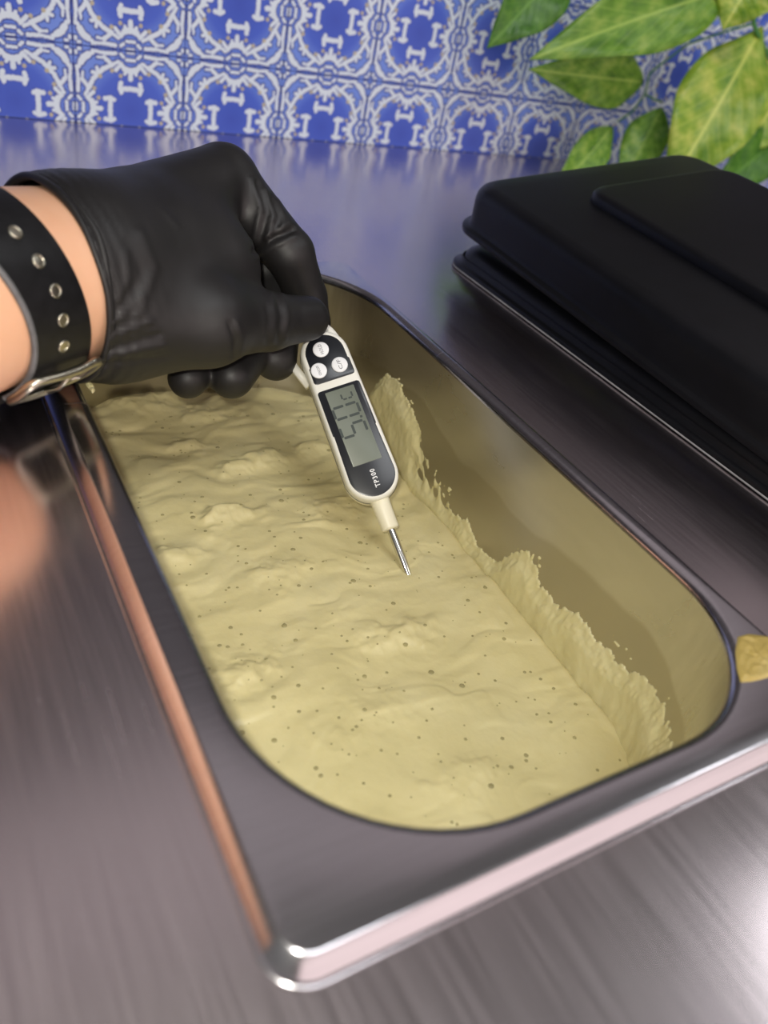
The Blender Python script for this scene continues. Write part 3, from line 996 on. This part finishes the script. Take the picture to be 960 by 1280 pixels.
def sd_glove(P):
    palm = capsule(P, J(112, 332, 284), idx[0][0], 26, 15)
    palm = smin(palm, capsule(P, J(100, 335, 290), mid[0][0], 27, 15), 10)
    palm = smin(palm, capsule(P, J(95, 350, 296), rng_[0][0], 26, 14), 10)
    palm = smin(palm, capsule(P, J(90, 365, 300), pky[0][0], 24, 13), 10)
    palm = smin(palm, capsule(P, J(130, 350, 284), J(252, 338, 314), 26, 23), 14)
    palm = smin(palm, sd_arm(P, 1.6), 12)
    palm = smin(palm, capsule(P, thb[0][0], thb[1][0], 17, 15.5), 12)
    palm = smin(palm, capsule(P, J(80, 372, 282), thb[0][0], 26, 18), 12)
    t = chain(P, thb, 4)
    d = smin(palm, t, 6)
    fi = chain(P, idx, 2.2); fm = chain(P, mid, 2.2); fr = chain(P, rng_, 2.2); fp = chain(P, pky, 2.2)
    f = smin(smin(fi, fm, 1.2), smin(fr, fp, 1.2), 1.2)
    d = smin(d, f, 2.5)
    return d


def sd_glove_cut(P): return np.maximum(sd_glove(P), -((P - cc) @ cn))


pts_all = np.array([p for ch in (idx, mid, rng_, pky, thb) for p, _ in ch] + cuff + [W0])
lo = pts_all.min(0) - 32; hi = pts_all.max(0) + 30
GV, GF = surface_nets(sd_glove_cut, lo, hi, 1.35)


def grad(fn, P, e=.4):
    g = np.stack([fn(P + np.eye(3)[i] * e) - fn(P - np.eye(3)[i] * e) for i in range(3)], 1)
    return g / (np.linalg.norm(g, axis=1, keepdims=True) + 1e-9)


def nsmooth(V, Fq, it, lam=.5):
    E = np.concatenate([Fq[:, [0, 1]], Fq[:, [1, 2]], Fq[:, [2, 3]], Fq[:, [3, 0]]]); E = np.concatenate([E, E[:, ::-1]])
    deg = np.bincount(E[:, 0], minlength=len(V))[:, None]
    for _ in range(it):
        A = np.stack([np.bincount(E[:, 0], V[E[:, 1], i], len(V)) for i in range(3)], 1) / np.maximum(deg, 1)
        V = V + lam * (A - V)
    return V


GV = nsmooth(GV, GF, 2)
gcut = ((GV - cc) @ cn) < .9                    # the open end: remove the cap so the cuff is a real opening
keepf = ~gcut[GF].all(1)
GF = GF[keepf]
E_ = np.sort(np.concatenate([GF[:, [0, 1]], GF[:, [1, 2]], GF[:, [2, 3]], GF[:, [3, 0]]]), 1)
ue, uc = np.unique(E_, axis=0, return_counts=True)
bv = np.unique(ue[uc == 1]); dsb = (GV[bv] - cc) @ cn
GV[bv] -= ((dsb - .6) / cn.dot(arm_ax))[:, None] * arm_ax     # even out the cuff's edge
gn = grad(sd_glove, GV)
bang = np.arctan2((GV[bv] - W0) @ np.cross(arm_ax, (0, 0, 1.0)), (GV[bv] - W0) @ np.cross(np.cross(arm_ax, (0, 0, 1.0)), arm_ax))
order = np.argsort(bang); cuff_loop = GV[bv][order]; cuff_nrm = gn[bv][order]
K = 90; ii = np.linspace(0, len(order), K, endpoint=False)
def _lp(A): return np.stack([np.interp(ii, np.arange(len(order) + 1), np.append(A[:, i], A[0, i])) for i in range(3)], 1)
cuff_loop = _lp(cuff_loop); cuff_nrm = _lp(cuff_nrm)
for _ in range(6):
    cuff_loop = .5 * cuff_loop + .25 * (np.roll(cuff_loop, 1, 0) + np.roll(cuff_loop, -1, 0))
pxy = proj(GV)
facing = np.clip((gn * ((CAM - GV) / np.linalg.norm(CAM - GV, axis=1, keepdims=True))).sum(1) * 2.0 + .5, 0, 1)


def polydist(P, pl):
    best = np.full(len(P), 1e9)
    for a, b in zip(pl[:-1], pl[1:]):
        a = np.array(a, float); b = np.array(b, float); d = b - a
        h = np.clip(((P - a) @ d) / d.dot(d), 0, 1)
        # fade out towards the ends
        best = np.minimum(best, np.linalg.norm(P - a - h[:, None] * d, axis=1))
    return best


disp = np.zeros(len(GV))
folds = [  # polyline, width px, height mm (negative = crease)
    ([(314, 224), (326, 262), (317, 300)], 3.2, .9), ([(322, 228), (335, 262), (326, 300)], 3.0, -.8), ([(331, 236), (342, 268), (333, 303)], 3.0, .8), ([(339, 246), (349, 272), (342, 296)], 3.0, -.7),
    ([(348, 250), (355, 270), (352, 288)], 3.0, .5),
    ([(318, 314), (340, 299), (366, 287)], 3.2, -1.7), ([(322, 322), (344, 307), (368, 296)], 3.5, .8), ([(330, 297), (346, 287), (362, 278)], 3.0, .7),
    ([(352, 364), (360, 396), (356, 424)], 2.6, .55), ([(345, 366), (352, 396), (349, 426)], 2.4, -.5), ([(338, 368), (344, 396), (341, 428)], 2.6, .45), ([(331, 372), (336, 398), (333, 428)], 2.4, -.4),
    ([(288, 404), (295, 426), (292, 446)], 3.0, -1.2), ([(296, 404), (303, 426), (299, 444)], 4.0, .5),
    ([(175, 290), (193, 334), (174, 392)], 6.0, .7), ([(160, 300), (176, 340), (164, 385)], 5.0, -.5), ([(204, 262), (222, 282)], 4.0, .35),
    ([(108, 434), (150, 417), (190, 400)], 3.0, .9), ([(112, 442), (158, 430), (200, 418)], 3.0, -.8), ([(114, 449), (160, 441), (205, 432)], 3.2, .8), ([(118, 456), (165, 452), (210, 446)], 3.0, -.6),
    ([(128, 410), (152, 396), (176, 370)], 3.0, .7), ([(132, 402), (150, 384), (168, 356)], 3.0, -.6),
    ([(150, 372), (160, 345), (158, 315)], 4.0, .5),
]
for pl, wd, am in folds: disp += am * np.exp(-(polydist(pxy, pl) / wd) ** 2)
disp *= facing
# bunched folds that follow the cuff
ds = (GV - cc) @ cn
rad_ang = np.arctan2((GV - W0) @ np.cross(arm_ax, (0, 0, 1.0)), GV[:, 2] - W0[2])
ph = ds * 1.55 + 1.1 * np.sin(rad_ang * 2 + 1) + .6 * np.sin(rad_ang * 5)
disp += .55 * np.sin(ph) * np.exp(-np.maximum(ds, 0) / 6.5) + .3 * np.exp(-(ds / 1.3) ** 2)
disp += .10 * fbm(pxy[:, 0] / 28, pxy[:, 1] / 34, 3, 4)
GV = GV + gn * disp[:, None]

person = empty('person', tuple(W0), "person's bare left forearm and hand in a tight black glove, holding the thermometer", 'person')
# bare forearm and wrist: lofted skin that runs on into the glove
a_ = arm_ax; e1 = np.cross(a_, (0, 0, 1.0)); e1 /= np.linalg.norm(e1); e2 = np.cross(e1, a_)


def arm_c(s):                                   # s mm from the wrist towards the hand
    if s > -100: return W0 + a_ * s
    f = np.interp(-s, [100, 190, 260], [0, 14, 34]) / 34; return W0 + a_ * s + f * np.array([-34, 20, 8])


def arm_r(s): return float(np.interp(-s, [-30, 0, 40, 100, 190, 260], [26.5, 29.5, 31, 35, 42, 45]))


mb = MB(); rings = []
for s in np.arange(34, -262, -4.0):
    c = arm_c(s); r = arm_r(s)
    rings.append([c + r * (1 + .02 * math.sin(2 * q_ + .6) + .004 * math.sin(s * .11 + 3 * q_)) * (math.cos(q_) * e1 + math.sin(q_) * e2) for q_ in np.linspace(0, 2 * math.pi, 56, endpoint=False)])
mb.loft(rings, cap0=True, cap1=True)
prop(mb.obj('forearm', M['skin'], person), 'bare skin of the wrist and forearm')
gl = prop(mesh_obj('glove', GV, GF, M['glove'], person), 'tight matte black disposable glove')
mb = MB()
for off, rad, ph_ in ((-.2, 1.15, 0), (1.9, 1.2, 2), (4.0, 1.0, 4)):
    wv_ = np.sin(np.linspace(0, 2 * math.pi, K, endpoint=False) * 3 + ph_) + .5 * np.sin(np.linspace(0, 2 * math.pi, K, endpoint=False) * 7 + ph_ * 2)
    mb.tube([p + arm_ax * (off + .7 * q_) + m_ * (.25 + .15 * q_) for p, m_, q_ in zip(cuff_loop, cuff_nrm, wv_)], [rad * (1 + .15 * q_) for q_ in np.roll(wv_, 11)], 8, closed=True)
prop(mb.obj('rolled_cuff', M['glove'], gl), 'bunched rolled cuff of the black glove')

# wristband: a ring round the forearm whose two edges lie in tilted planes
def plane3(p, q_, r_):
    n = np.cross(q_ - p, r_ - p); n /= np.linalg.norm(n)
    if n.dot(a_) < 0: n = -n
    return p, n


def ring_point(pl, ang, lift):
    p0, n = pl; s = -20.0
    for _ in range(6):
        r = arm_r(s) + lift; dvec = math.cos(ang) * e1 + math.sin(ang) * e2
        base = arm_c(s) - a_ * s
        s = (p0 - base - r * dvec).dot(n) / a_.dot(n)
    return arm_c(s) + (arm_r(s) + lift) * dvec, dvec


def surf(px, py, lift=0):                        # point of the forearm's skin seen at a pixel
    d = R.T @ np.array([px - 480, py - 640, F]); d /= np.linalg.norm(d)
    t = 150.0
    for _ in range(80):
        q_ = sd_arm((CAM + d * t)[None], lift)[0]
        t += q_ * .9
        if q_ < .01: break
    return CAM + d * t


up_pl = plane3(surf(4, 241), surf(72, 312), surf(107, 415))
lo_pl = plane3(surf(-22, 320), surf(2, 346), surf(43, 440))
band = MB(); n = 96; rings = []
for k in range(n):
    q_ = 2 * math.pi * k / n
    sec = []
    a0, dv = ring_point(lo_pl, q_, .5); a1, _ = ring_point(lo_pl, q_, 2.4); b1, _ = ring_point(up_pl, q_, 2.4); b0, _ = ring_point(up_pl, q_, .5)
    sec = [a0, a1 - (b1 - a1) * .0] + [a1 + (b1 - a1) * f + dv * (.25 * math.sin(math.pi * f)) for f in (.06, .3, .5, .7, .94)] + [b1, b0]
    rings.append(sec)
rings.append(rings[0])
band.loft(rings)
wb = band.obj('wristband', M['leather'], person); sharp(wb, 50)
prop(wb, 'black leather wristband with metal eyelets')
mb = MB(); edge = [ring_point(lo_pl, 2 * math.pi * k / n, 1.5)[0] for k in range(n)]
mb.tube(edge, 1.1, 8, closed=True); prop(mb.obj('edge_piping', M['leather_edge'], wb), 'grey worn edge of the wristband')
cand = []
for k in range(360):
    q_ = 2 * math.pi * k / 360
    a1, dv = ring_point(lo_pl, q_, 2.55); b1, _ = ring_point(up_pl, q_, 2.55)
    for f in np.linspace(.1, .9, 17):
        P = a1 + (b1 - a1) * f
        if dv.dot(CAM - P) > -6: cand.append((P, dv, (b1 - a1) / np.linalg.norm(b1 - a1), q_))
cp = proj(np.array([c[0] for c in cand]))
for (px, py) in ((20, 291), (47, 326), (68, 363), (79, 399), (78, 433)):
    i = int(np.argmin(((cp - (px, py)) ** 2).sum(1))); P, dv, tw, _ = cand[i]; s2 = np.cross(dv, tw)
    mb = MB()
    mb.tube([P + dv * .2 + 1.75 * (math.cos(q_) * tw + math.sin(q_) * s2) for q_ in np.linspace(0, 2 * math.pi, 20, endpoint=False)], .42, 8, closed=True)
    mb.loft([[P + dv * h_ + r_ * (math.cos(q_) * tw + math.sin(q_) * s2) for q_ in np.linspace(0, 2 * math.pi, 16, endpoint=False)] for r_, h_ in ((1.6, .3), (1.2, .35), (.1, .36))])
    prop(mb.obj('eyelet', M['buckle'], wb), 'metal eyelet')
# buckle on the underside of the wrist, seen edge-on
i = int(np.argmin(((cp - (74, 446)) ** 2).sum(1))); P, dv, tw, q0_ = cand[i]; s2 = np.cross(dv, tw)
low_dir = -s2 if (R @ s2)[1] < 0 else s2
best = None
for dq in (math.radians(24), -math.radians(24)):
    a1, dv_ = ring_point(lo_pl, q0_ + dq, 2.55); b1, _ = ring_point(up_pl, q0_ + dq, 2.55); Pm = (a1 + b1) / 2
    if best is None or (R @ (Pm - P)).dot(R @ low_dir) > best[0]: best = ((R @ (Pm - P)).dot(R @ low_dir), Pm, dv_, (b1 - a1) / np.linalg.norm(b1 - a1))
_, P, dv, tw = best; s2 = np.cross(dv, tw)
low_dir = -s2 if (R @ s2)[1] < 0 else s2
P = P - low_dir * 3


def bk(x, y, z=0): return P + tw * x + low_dir * y + dv * (z + 1.6 - .012 * (y + 2) ** 2)


mb = MB()
fr = rrect(-14.5, -7, 14.5, 9, 4, seg=5, edge=3)
mb.tube([bk(x, y, .6 * math.cos(x / 6)) for x, y in fr], 1.5, 8, closed=True)
mb.tube([bk(0, 9, .5), bk(0, 2, 1.6), bk(0, -7, 1.0)], .9, 8)
prop(mb.obj('buckle', M['buckle'], wb), 'worn metal roller buckle')
mb = MB()
rings = []
for f in np.linspace(0, 1, 9):
    c = bk(-8 - 8 * f, 9 + 13 * f, -1.5 - 2 * f)
    rings.append([c + tw * x + dv * z for x, z in ((-8, -1), (8, -1), (8, 1), (-8, 1))])
mb.loft(rings, cap0=True, cap1=True)
sharp(mb.obj('strap_end', M['leather'], wb))
